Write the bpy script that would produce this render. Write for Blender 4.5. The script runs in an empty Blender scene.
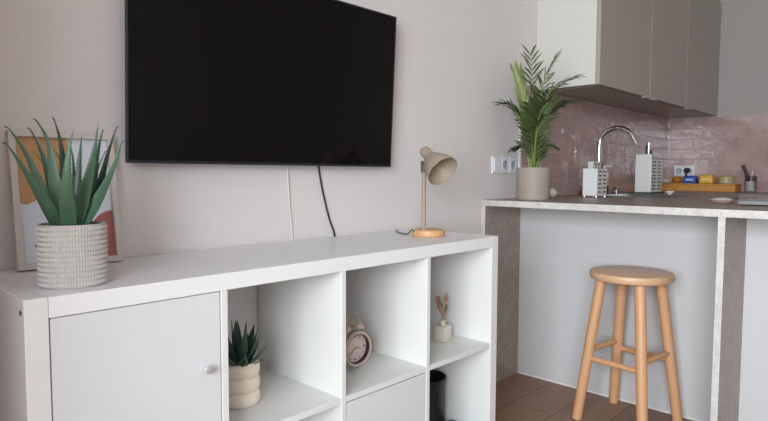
import bpy, bmesh, math, random
from mathutils import Vector, Matrix, Quaternion
random.seed(7)
PI = math.pi
scene = bpy.context.scene
COL = scene.collection

# ------------------------------------------------------------------ camera
cam_data = bpy.data.cameras.new('camera')
cam = bpy.data.objects.new('camera', cam_data)
COL.objects.link(cam)
YAW, PITCH, ROLL, FPX = 0.808433, -0.063041, 0.003334, 581.95
fw = Vector((math.sin(YAW) * math.cos(PITCH), math.cos(YAW) * math.cos(PITCH), math.sin(PITCH)))
rt = Vector((math.cos(YAW), -math.sin(YAW), 0))
up = rt.cross(fw)
r2 = math.cos(ROLL) * rt + math.sin(ROLL) * up
u2 = -math.sin(ROLL) * rt + math.cos(ROLL) * up
m = Matrix((r2, u2, -fw)).transposed().to_4x4()
m.translation = Vector((-0.28363, -1.50733, 0.98684))
cam.matrix_world = m
cam_data.sensor_width = 36
cam_data.lens = FPX / 768 * 36
cam_data.clip_start = 0.02
scene.camera = cam

# ------------------------------------------------------------------ light
world = bpy.data.worlds.new('sky')
scene.world = world
world.use_nodes = True
bg = world.node_tree.nodes['Background']
bg.inputs[0].default_value = (0.80, 0.90, 1.0, 1)
bg.inputs[1].default_value = 1.0

def area(name, loc, rot, sx, sy, power, color):
    l = bpy.data.lights.new(name, 'AREA')
    l.shape = 'RECTANGLE'; l.size = sx; l.size_y = sy; l.energy = power; l.color = color
    o = bpy.data.objects.new(name, l); COL.objects.link(o)
    o.location = loc; o.rotation_euler = rot
    return o
# daylight falling in through the window of the left wall
area('window_daylight', (-2.14, -2.12, 1.36), (0, -PI / 2 + 0.34, 0), 1.5, 2.2, 236, (0.88, 0.955, 1.0))

scene.view_settings.view_transform = 'Standard'
scene.view_settings.look = 'None'
scene.view_settings.gamma = 1.0
scene.view_settings.use_curve_mapping = False
scene.view_settings.exposure = -0.1

# ------------------------------------------------------------------ materials
def srgb(r, g, b):
    f = lambda c: (c / 255 / 12.92) if c / 255 <= .04045 else ((c / 255 + .055) / 1.055) ** 2.4
    return (f(r), f(g), f(b), 1)

def mat(name, col, rough=.5, metal=0, noise=0, nscale=20, bump=0, bscale=60, spec=.5, trans=0, coat=0, stretch=None, sss=0):
    m = bpy.data.materials.new(name); m.use_nodes = True
    nt = m.node_tree; b = nt.nodes['Principled BSDF']
    b.inputs['Base Color'].default_value = col
    b.inputs['Roughness'].default_value = rough
    b.inputs['Metallic'].default_value = metal
    b.inputs['Specular IOR Level'].default_value = spec
    b.inputs['Transmission Weight'].default_value = trans
    b.inputs['Coat Weight'].default_value = coat
    if noise or bump:
        tc = nt.nodes.new('ShaderNodeTexCoord')
        src = tc.outputs['Object']
        if stretch:
            mp = nt.nodes.new('ShaderNodeMapping'); mp.inputs['Scale'].default_value = stretch
            nt.links.new(src, mp.inputs[0]); src = mp.outputs[0]
    if noise:
        n = nt.nodes.new('ShaderNodeTexNoise'); n.inputs['Scale'].default_value = nscale
        n.inputs['Detail'].default_value = 5
        nt.links.new(src, n.inputs['Vector'])
        r = nt.nodes.new('ShaderNodeMapRange')
        r.inputs[1].default_value = .25; r.inputs[2].default_value = .75
        r.inputs[3].default_value = 1 - noise; r.inputs[4].default_value = 1 + noise
        nt.links.new(n.outputs['Fac'], r.inputs[0])
        mx = nt.nodes.new('ShaderNodeVectorMath'); mx.operation = 'SCALE'
        mx.inputs[0].default_value = col[:3]
        nt.links.new(r.outputs[0], mx.inputs['Scale'])
        nt.links.new(mx.outputs[0], b.inputs['Base Color'])
    if bump:
        n2 = nt.nodes.new('ShaderNodeTexNoise'); n2.inputs['Scale'].default_value = bscale
        n2.inputs['Detail'].default_value = 4
        nt.links.new(src, n2.inputs['Vector'])
        bp = nt.nodes.new('ShaderNodeBump'); bp.inputs['Strength'].default_value = bump
        bp.inputs['Distance'].default_value = .004
        nt.links.new(n2.outputs['Fac'], bp.inputs['Height'])
        nt.links.new(bp.outputs[0], b.inputs['Normal'])
    return m

M = {}
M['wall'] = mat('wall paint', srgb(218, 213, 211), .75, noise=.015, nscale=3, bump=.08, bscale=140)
M['block_pink'] = mat('pink of unseen block', srgb(194, 152, 150), .8, bump=.08, bscale=140)  # pink chosen for the unseen block so its bounce tints the unit's side
M['wall_dim'] = mat('wall paint darkened as shade', srgb(168, 163, 159), .8, bump=.05, bscale=140)  # base darkened, the right wall's dimness is put into its colour
M['ceiling'] = mat('ceiling paint', srgb(222, 220, 216), .9, bump=.05, bscale=90)
M['white_lac'] = mat('white lacquered board', srgb(222, 222, 219), .38, noise=.01, nscale=4, bump=.02, bscale=250)
M['white_lac_top'] = mat('white lacquered top board', srgb(230, 230, 230), .33, noise=.01, nscale=4, bump=.02, bscale=250)
M['door_white'] = mat('white painted door', srgb(214, 215, 217), .42, bump=.03, bscale=180)
M['kitchen_front'] = mat('light grey kitchen front', srgb(160, 151, 144), .35, noise=.01, nscale=4, bump=.02, bscale=160)
M['kitchen_side'] = mat('white kitchen side panel', srgb(205, 203, 197), .4, bump=.02, bscale=160)
M['bar_panel'] = mat('pale grey bar panel', srgb(196, 195, 196), .42, bump=.02, bscale=160)
M['screw_dark'] = mat('dark screw hole', srgb(70, 66, 62), .8, noise=.05)
M['chrome'] = mat('brushed steel', srgb(206, 204, 202), .24, 1, bump=.02, bscale=200)
M['nickel'] = mat('satin nickel', srgb(214, 213, 212), .38, .55, bump=.02, bscale=200)
M['steel'] = mat('sink steel', srgb(150, 150, 150), .3, 1, bump=.05, bscale=200)
M['black_gloss'] = mat('black glass screen', srgb(14, 11, 11), .12, spec=.2, noise=.02, nscale=3)
M['black_plastic'] = mat('black plastic', srgb(15, 15, 16), .4, bump=.05, bscale=300)
M['grey_edge'] = mat('dark grey tv edge', srgb(52, 58, 66), .3, .4, bump=.02)
M['beige_metal'] = mat('matt beige lamp metal', srgb(158, 141, 124), .5, bump=.03, bscale=200)
M['joint_grey'] = mat('grey green plastic', srgb(92, 94, 88), .5, bump=.02)
M['beige_inside'] = mat('matt beige shade lining', srgb(170, 152, 134), .6, bump=.03, bscale=200)
M['bamboo'] = mat('pale bamboo', srgb(206, 160, 112), .45, noise=.1, nscale=9, stretch=(30, 3, 3))
M['pine'] = mat('clear lacquered birch', srgb(200, 152, 112), .42, noise=.08, nscale=6, stretch=(14, 14, 1.5), bump=.05, bscale=40)
M['pine_seat'] = mat('clear lacquered birch seat', srgb(203, 163, 128), .38, noise=.07, nscale=6, stretch=(2, 16, 16), bump=.04, bscale=40)
M['oak_box'] = mat('honey oak wood', srgb(206, 146, 72), .45, noise=.14, nscale=7, stretch=(9, 1.5, 20))
M['white_ceramic'] = mat('white ceramic', srgb(226, 224, 220), .3, bump=.02)
M['pot_weave'] = mat('off white pot glaze', srgb(196, 192, 188), .65, noise=.06, nscale=60)
M['pot_groove'] = mat('grey pot groove', srgb(182, 177, 172), .8, noise=.08, nscale=60)
M['pot_beige'] = mat('beige stoneware', srgb(155, 145, 134), .6, noise=.03, nscale=14, bump=.08, bscale=120)
M['pot_cream'] = mat('cream matt ceramic', srgb(236, 222, 207), .65, noise=.03, nscale=14, bump=.05, bscale=120)
M['soil'] = mat('dark soil', srgb(58, 44, 36), .95, noise=.35, nscale=90, bump=.8, bscale=120)
M['aloe'] = mat('aloe green', srgb(78, 108, 84), .38, noise=.22, nscale=22, stretch=(1, 1, .35), bump=.1, bscale=60)
M['aloe_dark'] = mat('aloe blue green', srgb(52, 78, 62), .4, noise=.22, nscale=22, stretch=(1, 1, .35), bump=.1, bscale=60)
M['aloe_pale'] = mat('aloe yellow green', srgb(116, 132, 78), .45, noise=.2, nscale=25)
M['succulent'] = mat('succulent green', srgb(48, 80, 64), .5, noise=.25, nscale=30)
M['palm'] = mat('palm green', srgb(74, 88, 50), .45, noise=.35, nscale=18)
M['palm_dark'] = mat('deep palm green', srgb(56, 70, 42), .45, noise=.35, nscale=18)
M['palm_bright'] = mat('fresh palm green', srgb(128, 140, 76), .45, noise=.25, nscale=18)
M['palm_stem'] = mat('palm stem green', srgb(124, 140, 72), .5, noise=.2, nscale=30)
M['clock_pink'] = mat('dusty pink clock enamel', srgb(184, 168, 158), .35, bump=.02)
M['clock_face'] = mat('pale pink clock face', srgb(206, 186, 180), .5, bump=.01)
M['clock_dark'] = mat('dark clock lining', srgb(52, 38, 44), .4, bump=.01)
M['brass'] = mat('pale brass', srgb(196, 180, 150), .3, .85, bump=.02)
M['vase'] = mat('cream glass bottle', srgb(206, 198, 184), .3, noise=.02, bump=.02)
M['dry_beige'] = mat('dried beige stalk', srgb(176, 150, 116), .8, noise=.15, nscale=60)
M['dry_green'] = mat('dried olive leaf', srgb(96, 98, 74), .8, noise=.2, nscale=60)
M['dry_red'] = mat('dried red blossom', srgb(172, 118, 102), .8, noise=.2, nscale=60)
M['bin_black'] = mat('black metal bin', srgb(24, 23, 24), .45, bump=.05)
M['cloth_blue'] = mat('dark blue grey fabric', srgb(74, 84, 98), .9, noise=.1, nscale=60, bump=.3)
M['plastic_white'] = mat('white plastic', srgb(222, 222, 222), .35, bump=.01)
M['socket'] = mat('socket white plastic', srgb(226, 228, 232), .25, bump=.01)
M['socket_shade'] = mat('socket plastic darkened as shade', srgb(176, 178, 186), .35, bump=.01)  # darker than the plate, shadow inside the socket rings painted as colour
M['perf'] = mat('perforated white plastic', srgb(206, 204, 202), .4, bump=.01)
M['dark_hole'] = mat('slot in plastic', srgb(60, 54, 54), .8, noise=.1)
M['cord_white'] = mat('white cord', srgb(214, 216, 206), .5, bump=.01)
M['cord_black'] = mat('black cord', srgb(24, 24, 26), .5, bump=.01)
M['paper_white'] = mat('white print paper', srgb(224, 230, 238), .7, noise=.02, nscale=30)
M['paper_tan'] = mat('tan print paper', srgb(196, 148, 96), .7, noise=.07, nscale=14)
M['paper_red'] = mat('dusty red print paper', srgb(176, 100, 92), .7, noise=.08, nscale=14)
M['ink'] = mat('black ink', srgb(34, 34, 40), .8, noise=.02)
M['frame_white'] = mat('off white frame wood', srgb(206, 198, 194), .5, noise=.02, bump=.03)
M['yellow'] = mat('yellow wrapper', srgb(226, 178, 62), .4, noise=.12, nscale=30, bump=.4, bscale=40)
M['orange_skin'] = mat('orange brown skin', srgb(200, 116, 36), .5, noise=.25, nscale=18, bump=.2)
M['leaf_small'] = mat('yellow green leaf', srgb(150, 142, 60), .5, noise=.2, nscale=18)
M['blue'] = mat('blue wrapper', srgb(36, 84, 168), .4, noise=.1, nscale=30, bump=.4, bscale=40)
M['blue_light'] = mat('light printed stripe', srgb(186, 200, 222), .5, noise=.03)
M['cream_stripe'] = mat('pale printed patch', srgb(238, 214, 150), .5, noise=.03)
M['jar_lid'] = mat('pale olive lid', srgb(188, 174, 96), .45, noise=.08, nscale=20)
M['jar_body'] = mat('pale green jar', srgb(180, 176, 140), .3, noise=.06, nscale=30)
M['red_cloth'] = mat('dark red cloth', srgb(126, 44, 48), .9, noise=.15, nscale=40, bump=.4)
M['black_handle'] = mat('black handle', srgb(34, 26, 28), .4, bump=.01)
M['bottle_dark'] = mat('dark liquid bottle', srgb(46, 34, 32), .25, bump=.01)
M['pinkish'] = mat('pale pink ceramic', srgb(198, 166, 158), .35, bump=.01)
M['teal_pale'] = mat('pale mint ceramic', srgb(196, 210, 200), .35, bump=.01)
M['tray_dark'] = mat('dark green drip mat', srgb(62, 68, 56), .7, bump=.1)
M['hob_grey'] = mat('grey glass hob top', srgb(118, 120, 120), .12, spec=.7, bump=.01)
M['hob_side'] = mat('grey metal hob side', srgb(132, 132, 130), .4, .3, bump=.01)
M['lilac'] = mat('pale lilac handle', srgb(202, 176, 190), .4, bump=.01)

def glass(name, tint=(1, 1, 1, 1), gl=.08):
    m = bpy.data.materials.new(name); m.use_nodes = True
    nt = m.node_tree; nt.nodes.clear()
    o = nt.nodes.new('ShaderNodeOutputMaterial'); mx = nt.nodes.new('ShaderNodeMixShader')
    t = nt.nodes.new('ShaderNodeBsdfTransparent'); g = nt.nodes.new('ShaderNodeBsdfGlossy')
    t.inputs[0].default_value = tint; g.inputs['Roughness'].default_value = .03
    fr = nt.nodes.new('ShaderNodeFresnel'); fr.inputs[0].default_value = 1.45
    ge = nt.nodes.new('ShaderNodeNewGeometry'); sb = nt.nodes.new('ShaderNodeMath'); sb.operation = 'SUBTRACT'; sb.inputs[0].default_value = 1
    ml = nt.nodes.new('ShaderNodeMath'); ml.operation = 'MULTIPLY'
    nt.links.new(ge.outputs['Backfacing'], sb.inputs[1]); nt.links.new(sb.outputs[0], ml.inputs[0]); nt.links.new(fr.outputs[0], ml.inputs[1])
    nt.links.new(ml.outputs[0], mx.inputs[0])
    nt.links.new(t.outputs[0], mx.inputs[1]); nt.links.new(g.outputs[0], mx.inputs[2])
    nt.links.new(mx.outputs[0], o.inputs[0])
    return m
M['glass'] = glass('clear pane')
M['glass_smoke'] = glass('smoky glass', (.86, .84, .84, 1))

def worktop_mat(edge=False):
    m = bpy.data.materials.new('speckled stone edge' if edge else 'speckled stone worktop'); m.use_nodes = True
    nt = m.node_tree; b = nt.nodes['Principled BSDF']; L = nt.links.new
    tc = nt.nodes.new('ShaderNodeTexCoord')
    v = nt.nodes.new('ShaderNodeTexVoronoi'); v.inputs['Scale'].default_value = 115
    L(tc.outputs['Object'], v.inputs['Vector'])
    cr = nt.nodes.new('ShaderNodeValToRGB')
    cr.color_ramp.elements[0].position = .12; cr.color_ramp.elements[0].color = (0, 0, 0, 1)
    cr.color_ramp.elements[1].position = .34; cr.color_ramp.elements[1].color = (1, 1, 1, 1)
    L(v.outputs['Distance'], cr.inputs[0])
    n = nt.nodes.new('ShaderNodeTexNoise'); n.inputs['Scale'].default_value = 26; n.inputs['Detail'].default_value = 6
    L(tc.outputs['Object'], n.inputs['Vector'])
    c2 = nt.nodes.new('ShaderNodeValToRGB')
    c2.color_ramp.elements[0].position = .35; c2.color_ramp.elements[0].color = edge and srgb(192, 188, 183) or srgb(138, 125, 117)
    c2.color_ramp.elements[1].position = .65; c2.color_ramp.elements[1].color = edge and srgb(208, 205, 200) or srgb(150, 138, 130)
    L(n.outputs['Fac'], c2.inputs[0])
    hue = nt.nodes.new('ShaderNodeValToRGB')
    hue.color_ramp.elements[0].position = .3; hue.color_ramp.elements[0].color = edge and srgb(160, 153, 147) or srgb(72, 62, 56)
    hue.color_ramp.elements[1].position = .7; hue.color_ramp.elements[1].color = srgb(198, 192, 184)
    L(v.outputs['Color'], hue.inputs[0])
    mx = nt.nodes.new('ShaderNodeMix'); mx.data_type = 'RGBA'
    L(cr.outputs[0], mx.inputs[0]); L(hue.outputs[0], mx.inputs[6]); L(c2.outputs[0], mx.inputs[7])
    L(mx.outputs[2], b.inputs['Base Color'])
    b.inputs['Roughness'].default_value = .38
    return m
M['worktop'] = worktop_mat(); M['worktop_edge'] = worktop_mat(True)

def brick_mat(name, c1, c2, cm, w, h, off, axis, mortar, rough, origin=(0, 0), spec=.5, wavy=0, rough_m=.8):
    """axis: 'xz', 'yz' or 'xy' plane the bricks lie in (object space)"""
    m = bpy.data.materials.new(name); m.use_nodes = True
    nt = m.node_tree; b = nt.nodes['Principled BSDF']; L = nt.links.new
    tc = nt.nodes.new('ShaderNodeTexCoord'); sp = nt.nodes.new('ShaderNodeSeparateXYZ')
    L(tc.outputs['Object'], sp.inputs[0])
    cb = nt.nodes.new('ShaderNodeCombineXYZ')
    for k, a in enumerate(axis):
        ad = nt.nodes.new('ShaderNodeMath'); ad.operation = 'ADD'; ad.inputs[1].default_value = origin[k]
        L(sp.outputs['XYZ'.index(a.upper())], ad.inputs[0]); L(ad.outputs[0], cb.inputs[k])
    br = nt.nodes.new('ShaderNodeTexBrick')
    br.offset = off; br.inputs['Scale'].default_value = 1
    br.inputs['Brick Width'].default_value = w; br.inputs['Row Height'].default_value = h
    br.inputs['Mortar Size'].default_value = mortar; br.inputs['Mortar Smooth'].default_value = .25
    br.inputs['Color1'].default_value = c1; br.inputs['Color2'].default_value = c2; br.inputs['Mortar'].default_value = cm
    L(cb.outputs[0], br.inputs['Vector'])
    n = nt.nodes.new('ShaderNodeTexNoise'); n.inputs['Scale'].default_value = 9 if wavy else 3
    n.inputs['Detail'].default_value = 4
    mp = nt.nodes.new('ShaderNodeMapping')
    mp.inputs['Scale'].default_value = (1, 1, 1) if wavy else (1.2, 14, 1)
    L(cb.outputs[0], mp.inputs[0]); L(mp.outputs[0], n.inputs['Vector'])
    r = nt.nodes.new('ShaderNodeMapRange'); r.inputs[1].default_value = .3; r.inputs[2].default_value = .7
    r.inputs[3].default_value = .9; r.inputs[4].default_value = 1.1
    L(n.outputs['Fac'], r.inputs[0])
    sc = nt.nodes.new('ShaderNodeVectorMath'); sc.operation = 'SCALE'
    L(br.outputs['Color'], sc.inputs[0]); L(r.outputs[0], sc.inputs['Scale'])
    L(sc.outputs[0], b.inputs['Base Color'])
    rr = nt.nodes.new('ShaderNodeMapRange'); rr.inputs[3].default_value = rough; rr.inputs[4].default_value = rough_m
    L(br.outputs['Fac'], rr.inputs[0]); L(rr.outputs[0], b.inputs['Roughness'])
    inv = nt.nodes.new('ShaderNodeMath'); inv.operation = 'SUBTRACT'; inv.inputs[0].default_value = 1
    L(br.outputs['Fac'], inv.inputs[1])
    bp = nt.nodes.new('ShaderNodeBump'); bp.inputs['Strength'].default_value = .6; bp.inputs['Distance'].default_value = .002
    L(inv.outputs[0], bp.inputs['Height'])
    if wavy:
        n3 = nt.nodes.new('ShaderNodeTexNoise'); n3.inputs['Scale'].default_value = 16; n3.inputs['Detail'].default_value = 1.5
        L(tc.outputs['Object'], n3.inputs['Vector'])
        b2 = nt.nodes.new('ShaderNodeBump'); b2.inputs['Strength'].default_value = wavy; b2.inputs['Distance'].default_value = .012
        L(n3.outputs['Fac'], b2.inputs['Height']); L(bp.outputs[0], b2.inputs['Normal'])
        L(b2.outputs[0], b.inputs['Normal'])
    else:
        L(bp.outputs[0], b.inputs['Normal'])
    b.inputs['Specular IOR Level'].default_value = spec
    return m
TILE1, TILE2, GROUT = srgb(180, 153, 151), srgb(170, 142, 140), srgb(187, 165, 161)
M['tile_back'] = brick_mat('pink glazed tile', TILE1, TILE2, GROUT, .305, .0745, .5, 'xz', .0026, .09, (.075, -1.029), wavy=.3)
M['tile_side'] = brick_mat('pink glazed tile side', TILE1, TILE2, GROUT, .305, .0745, .5, 'yz', .0026, .09, (.33, -1.029), wavy=.3)
M['floor'] = brick_mat('brown oak laminate', srgb(136, 104, 84), srgb(121, 90, 73), srgb(100, 78, 66), 1.28, .19, .37, 'xy', .0022, .45, (.2, .40), rough_m=.7)

# ------------------------------------------------------------------ mesh helpers
def obj(name, bm, material, parent=None, smooth=False, loc=None, rot=None):
    me = bpy.data.meshes.new(name)
    bmesh.ops.recalc_face_normals(bm, faces=bm.faces)
    if smooth:
        for f in bm.faces: f.smooth = True
        for e in bm.edges:
            if len(e.link_faces) == 2 and e.calc_face_angle(0) > .7: e.smooth = False
    bm.to_mesh(me); bm.free()
    mats = material if isinstance(material, (list, tuple)) else [material]
    for mm in mats: me.materials.append(M[mm])
    o = bpy.data.objects.new(name, me); COL.objects.link(o)
    if parent: o.parent = parent
    if loc: o.location = loc
    if rot: o.rotation_euler = rot
    return o

def thing(name, label, cat, loc=(0, 0, 0), rotz=0, group=None):
    o = bpy.data.objects.new(name, None); COL.objects.link(o)
    o.empty_display_size = .05
    o.location = loc; o.rotation_euler = (0, 0, rotz)
    o['label'] = label; o['category'] = cat
    if group: o['group'] = group
    return o

def tag(o, label, cat, group=None):
    o['label'] = label; o['category'] = cat
    if group: o['group'] = group
    return o

def struct(name, bm, material, label=None, parent=None, **k):
    o = obj(name, bm, material, parent, **k)
    if not parent: o['kind'] = 'structure'
    if label: o['label'] = label
    return o

def B(): return bmesh.new()

def edge_faces(bm):
    """the narrow edge banding that looks towards the living room"""
    bm.normal_update()
    for f in bm.faces:
        if f.calc_center_median().x < XF + .001: f.material_index = 1


def box(bm, x0, x1, y0, y1, z0, z1, bev=0, mi=0, seg=2):
    g = bmesh.ops.create_cube(bm, size=1)
    for v in g['verts']:
        v.co = Vector(((x0 + x1) / 2 + v.co.x * (x1 - x0), (y0 + y1) / 2 + v.co.y * (y1 - y0), (z0 + z1) / 2 + v.co.z * (z1 - z0)))
    fs = {f for v in g['verts'] for f in v.link_faces}
    for f in fs: f.material_index = mi
    if bev:
        es = list({e for v in g['verts'] for e in v.link_edges})
        bmesh.ops.bevel(bm, geom=es, offset=bev, segments=seg, profile=.5, affect='EDGES')
    return bm

def rings(bm, rs, closed_start=True, closed_end=True, mi=0):
    """bridge a list of vertex rings"""
    vr = [[bm.verts.new(c) for c in r] for r in rs]
    n = len(rs[0])
    for a, b in zip(vr[:-1], vr[1:]):
        for i in range(n):
            f = bm.faces.new((a[i], a[(i + 1) % n], b[(i + 1) % n], b[i])); f.material_index = mi
    if closed_start: bm.faces.new(vr[0]).material_index = mi
    if closed_end: bm.faces.new(vr[-1]).material_index = mi
    return vr

def lathe(bm, prof, seg=40, c=(0, 0, 0), axis=(0, 0, 1), mi=0, close=True):
    """prof: list of (r, h) along axis"""
    q = Vector((0, 0, 1)).rotation_difference(Vector(axis).normalized())
    cc = Vector(c); rs = []
    for r, h in prof:
        r = max(r, 1e-5)
        rs.append([cc + q @ Vector((r * math.cos(2 * PI * i / seg), r * math.sin(2 * PI * i / seg), h)) for i in range(seg)])
    rings(bm, rs, close, close, mi)
    return bm

def catmull(pts, n=8):
    P = [Vector(p) for p in pts]
    P = [2 * P[0] - P[1]] + P + [2 * P[-1] - P[-2]]
    out = []
    for i in range(1, len(P) - 2):
        for k in range(n):
            t = k / n
            a, b, c, d = P[i - 1], P[i], P[i + 1], P[i + 2]
            out.append(.5 * ((2 * b) + (c - a) * t + (2 * a - 5 * b + 4 * c - d) * t * t + (3 * b - a - 3 * c + d) * t ** 3))
    out.append(P[-2])
    return out

def frames(pts):
    T = []
    for i in range(len(pts)):
        a = pts[max(i - 1, 0)]; b = pts[min(i + 1, len(pts) - 1)]
        T.append((b - a).normalized())
    ref = Vector((0, 0, 1)) if abs(T[0].z) < .9 else Vector((1, 0, 0))
    N = [(ref - ref.dot(T[0]) * T[0]).normalized()]
    for i in range(1, len(pts)):
        n = N[-1] - N[-1].dot(T[i]) * T[i]
        N.append(n.normalized())
    return T, N

def tube(bm, pts, r, seg=12, mi=0, smooth_n=0):
    pts = catmull(pts, smooth_n) if smooth_n else [Vector(p) for p in pts]
    T, N = frames(pts)
    n = len(pts); rs = []
    for i, p in enumerate(pts):
        rad = r(i / (n - 1)) if callable(r) else (r[i] if isinstance(r, (list, tuple)) else r)
        Bn = T[i].cross(N[i])
        rs.append([p + rad * (math.cos(2 * PI * k / seg) * N[i] + math.sin(2 * PI * k / seg) * Bn) for k in range(seg)])
    rings(bm, rs, mi=mi)
    return bm

def blade(bm, pts, width, thick, facing, mi=0, n=6, teeth=0):
    """thick tapering succulent leaf: flat-hollow front, rounded back; facing = direction its inner face looks"""
    P = catmull(pts, n); L = len(P); rs = []
    edges = []
    cum = [0]
    for a, c in zip(P[:-1], P[1:]): cum.append(cum[-1] + (c - a).length)
    for i, p in enumerate(P):
        t = cum[i] / cum[-1]
        T = (P[min(i + 1, L - 1)] - P[max(i - 1, 0)]).normalized()
        F = Vector(facing); F = (F - F.dot(T) * T).normalized()
        S = T.cross(F)
        w = width(t) / 2; h = thick(t)
        prof = [(-1, .15), (-.6, -.10), (0, -.22), (.6, -.10), (1, .15), (.72, -.65), (0, -1.0), (-.72, -.65)]
        rs.append([p + S * (w * a) + F * (h * b) for a, b in prof])
        edges.append((p, S, F, w, h, T))
    rings(bm, rs, mi=mi)
    if teeth:
        for i in range(1, L - 2):
            for s in (-1, 1):
                p, S, F, w, h, T = edges[i]
                c = p + S * (w * s) + F * h * .15
                a = bm.verts.new(c - T * .0016 - F * .0006); b = bm.verts.new(c + T * .0016 - F * .0006)
                e = bm.verts.new(c + F * .0010); d = bm.verts.new(c + S * s * .0013 + T * .0008)
                for tri in ((a, b, d), (b, e, d), (e, a, d)):
                    bm.faces.new(tri).material_index = mi
    return bm

def disc_poly(bm, pts2, y0, y1, mi=0):
    """extrude an outline in xz between y0 and y1"""
    a = [bm.verts.new((x, y0, z)) for x, z in pts2]; b = [bm.verts.new((x, y1, z)) for x, z in pts2]
    n = len(pts2)
    for i in range(n): bm.faces.new((a[i], a[(i + 1) % n], b[(i + 1) % n], b[i])).material_index = mi
    bm.faces.new(a).material_index = mi; bm.faces.new(b).material_index = mi
    return bm

# ------------------------------------------------------------------ the room
XL, XR, YR, H = -2.0, 4.40, -4.2, 2.65
WT = .870                                   # worktop height
b = B(); box(b, XL - .12, XR + .12, YR - .12, .12, -.08, 0); struct('floor', b, 'floor', 'brown wood-look plank floor')
b = B(); box(b, XL - .12, XR + .12, YR - .12, .12, H, H + .1); struct('ceiling', b, 'ceiling')
b = B(); box(b, XL - .12, XR + .12, 0, .12, 0, H); struct('wall_back', b, 'wall', 'off white wall carrying the television')
b = B(); box(b, XR, XR + .12, YR - .12, 0, 0, H); struct('wall_right', b, 'wall_dim', 'wall above the tiles with its dimness put into the colour')
b = B(); box(b, XL - .12, XR + .12, YR - .12, YR, 0, H); struct('wall_front', b, 'wall')
WY0, WY1, WZ0, WZ1 = -3.25, -.98, .58, 2.14
b = B()
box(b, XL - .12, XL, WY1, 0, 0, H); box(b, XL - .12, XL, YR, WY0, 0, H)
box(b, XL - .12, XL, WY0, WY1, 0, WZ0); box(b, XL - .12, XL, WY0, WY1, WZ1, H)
struct('wall_left', b, 'wall_dim')
b = B(); box(b, XL, -.40, -.74, 0, 0, H); struct('wall_shade_block', b, 'block_pink', 'unseen pink block added to shade the side of the shelving unit')  # unseen block, added to shade and tint the unit's left side
b = B()
for y0, y1, z0, z1 in ((WY0, WY1, WZ0, WZ0 + .06), (WY0, WY1, WZ1 - .06, WZ1), (WY0, WY0 + .06, WZ0 + .06, WZ1 - .06), (WY1 - .06, WY1, WZ0 + .06, WZ1 - .06), (-2.15, -2.09, WZ0 + .06, WZ1 - .06)):
    box(b, XL - .09, XL - .03, y0, y1, z0, z1, .004)
win = struct('window_1', b, 'plastic_white')
b = B(); box(b, XL - .065, XL - .059, WY0 + .06, -2.15, WZ0 + .06, WZ1 - .06); box(b, XL - .065, XL - .059, -2.09, WY1 - .06, WZ0 + .06, WZ1 - .06)
obj('window_pane', b, 'glass', win)

# pink tiles, 8 mm thick, from the worktop up to the wall cabinet, plus the white end strip
b = B(); box(b, 2.262, XR, -.008, 0, WT, 1.425)
struct('wall_tiles_back', b, 'tile_back', 'pink glazed brick tiles behind the sink')
b = B(); box(b, XR - .008, XR, -2.4, -.008, WT, 1.403)
struct('wall_tiles_right', b, 'tile_side', 'pink glazed brick tiles on the right wall')
b = B(); box(b, 2.250, 2.262, -.010, 0, WT, 1.41); struct('trim_1', b, 'plastic_white', 'thin white strip ending the tiles')

# ------------------------------------------------------------------ cube shelving unit
SU = thing('shelving_unit', 'low white cube shelving unit with four columns standing under the television', 'shelving unit', (0, -.006, 0))
D = -.384
zt0, zt1 = .732, .77
def su(name, x0, x1, z0, z1, y0=D, y1=0, mt='white_lac', bev=.0012, parent=SU):
    b = B(); box(b, x0, x1, y0, y1, z0, z1, bev)
    return obj(name, b, mt, parent)
su('side_panel', 0, .038, 0, .77); su('side_panel', 1.432, 1.47, 0, .77)
su('top_panel', .0385, 1.4315, zt0, .7694, mt='white_lac_top'); su('bottom_panel', .0385, 1.4315, 0, .038)
DX = [.377, .729, 1.081]
for x in DX: su('divider', x, x + .016, .038, zt0, y0=D + .002)
cells = [(.038, .377), (.393, .729), (.745, 1.081), (1.097, 1.432)]
for x0, x1 in cells: su('shelf', x0, x1, .377, .393, y0=D + .003)
# door of the first column, with a frame of its own inside the cell
dr = su('door', .0403, .3748, .3955, .7300, y0=D + .004, y1=D + .022, mt='door_white')
b = B(); lathe(b, [(.0035, 0), (.0035, .010), (.0075, .013), (.0085, .019), (.0075, .023), (.001, .024)], 24, (.334, D + .004, .570), (0, -1, 0))
kn = obj('knob', b, 'nickel', dr, smooth=True); kn['label'] = 'small chrome knob'
su('door', .7485, 1.0785, .041, .3735, y0=D + .004, y1=D + .022, mt='door_white')
b = B(); lathe(b, [(.0045, 0), (.0045, .0012)], 16, (-.0001, -.366, .745), (-1, 0, 0)); obj('screw_hole', b, 'screw_dark', SU)  # dark disc marks the screw hole in the side panel

# ------------------------------------------------------------------ television
TV = thing('television', 'large flat black television hung on the wall above the shelving unit', 'television', (.799, -.010, 1.281))
TV.rotation_euler = (math.radians(2.8), 0, 0)
w, h = .4775, .2665
b = B(); box(b, -w, w, -.052, -.040, -h, h, .003, seg=3); box(b, -w + .05, w - .07, -.041, -.018, -h + .02, h - .12, .006); obj('housing', b, 'black_plastic', TV)
b = B()
for x0, x1, z0, z1 in ((-w - .0015, w + .0015, -h - .001, -h + .004), (-w - .001, w + .001, h - .004, h + .001), (-w - .001, -w + .004, -h, h), (w - .004, w + .001, -h, h)):
    box(b, x0, x1, -.0535, -.048, z0, z1, .001)
obj('bezel', b, 'grey_edge', TV)
b = B(); box(b, -w + .0045, w - .0045, -.0530, -.051, -h + .008, h - .0045, 0); obj('screen', b, 'black_gloss', TV)
b = B(); box(b, -.18, .18, -.018, -.002, -.10, .10, .003); obj('wall_bracket', b, 'black_plastic', TV)

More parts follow.
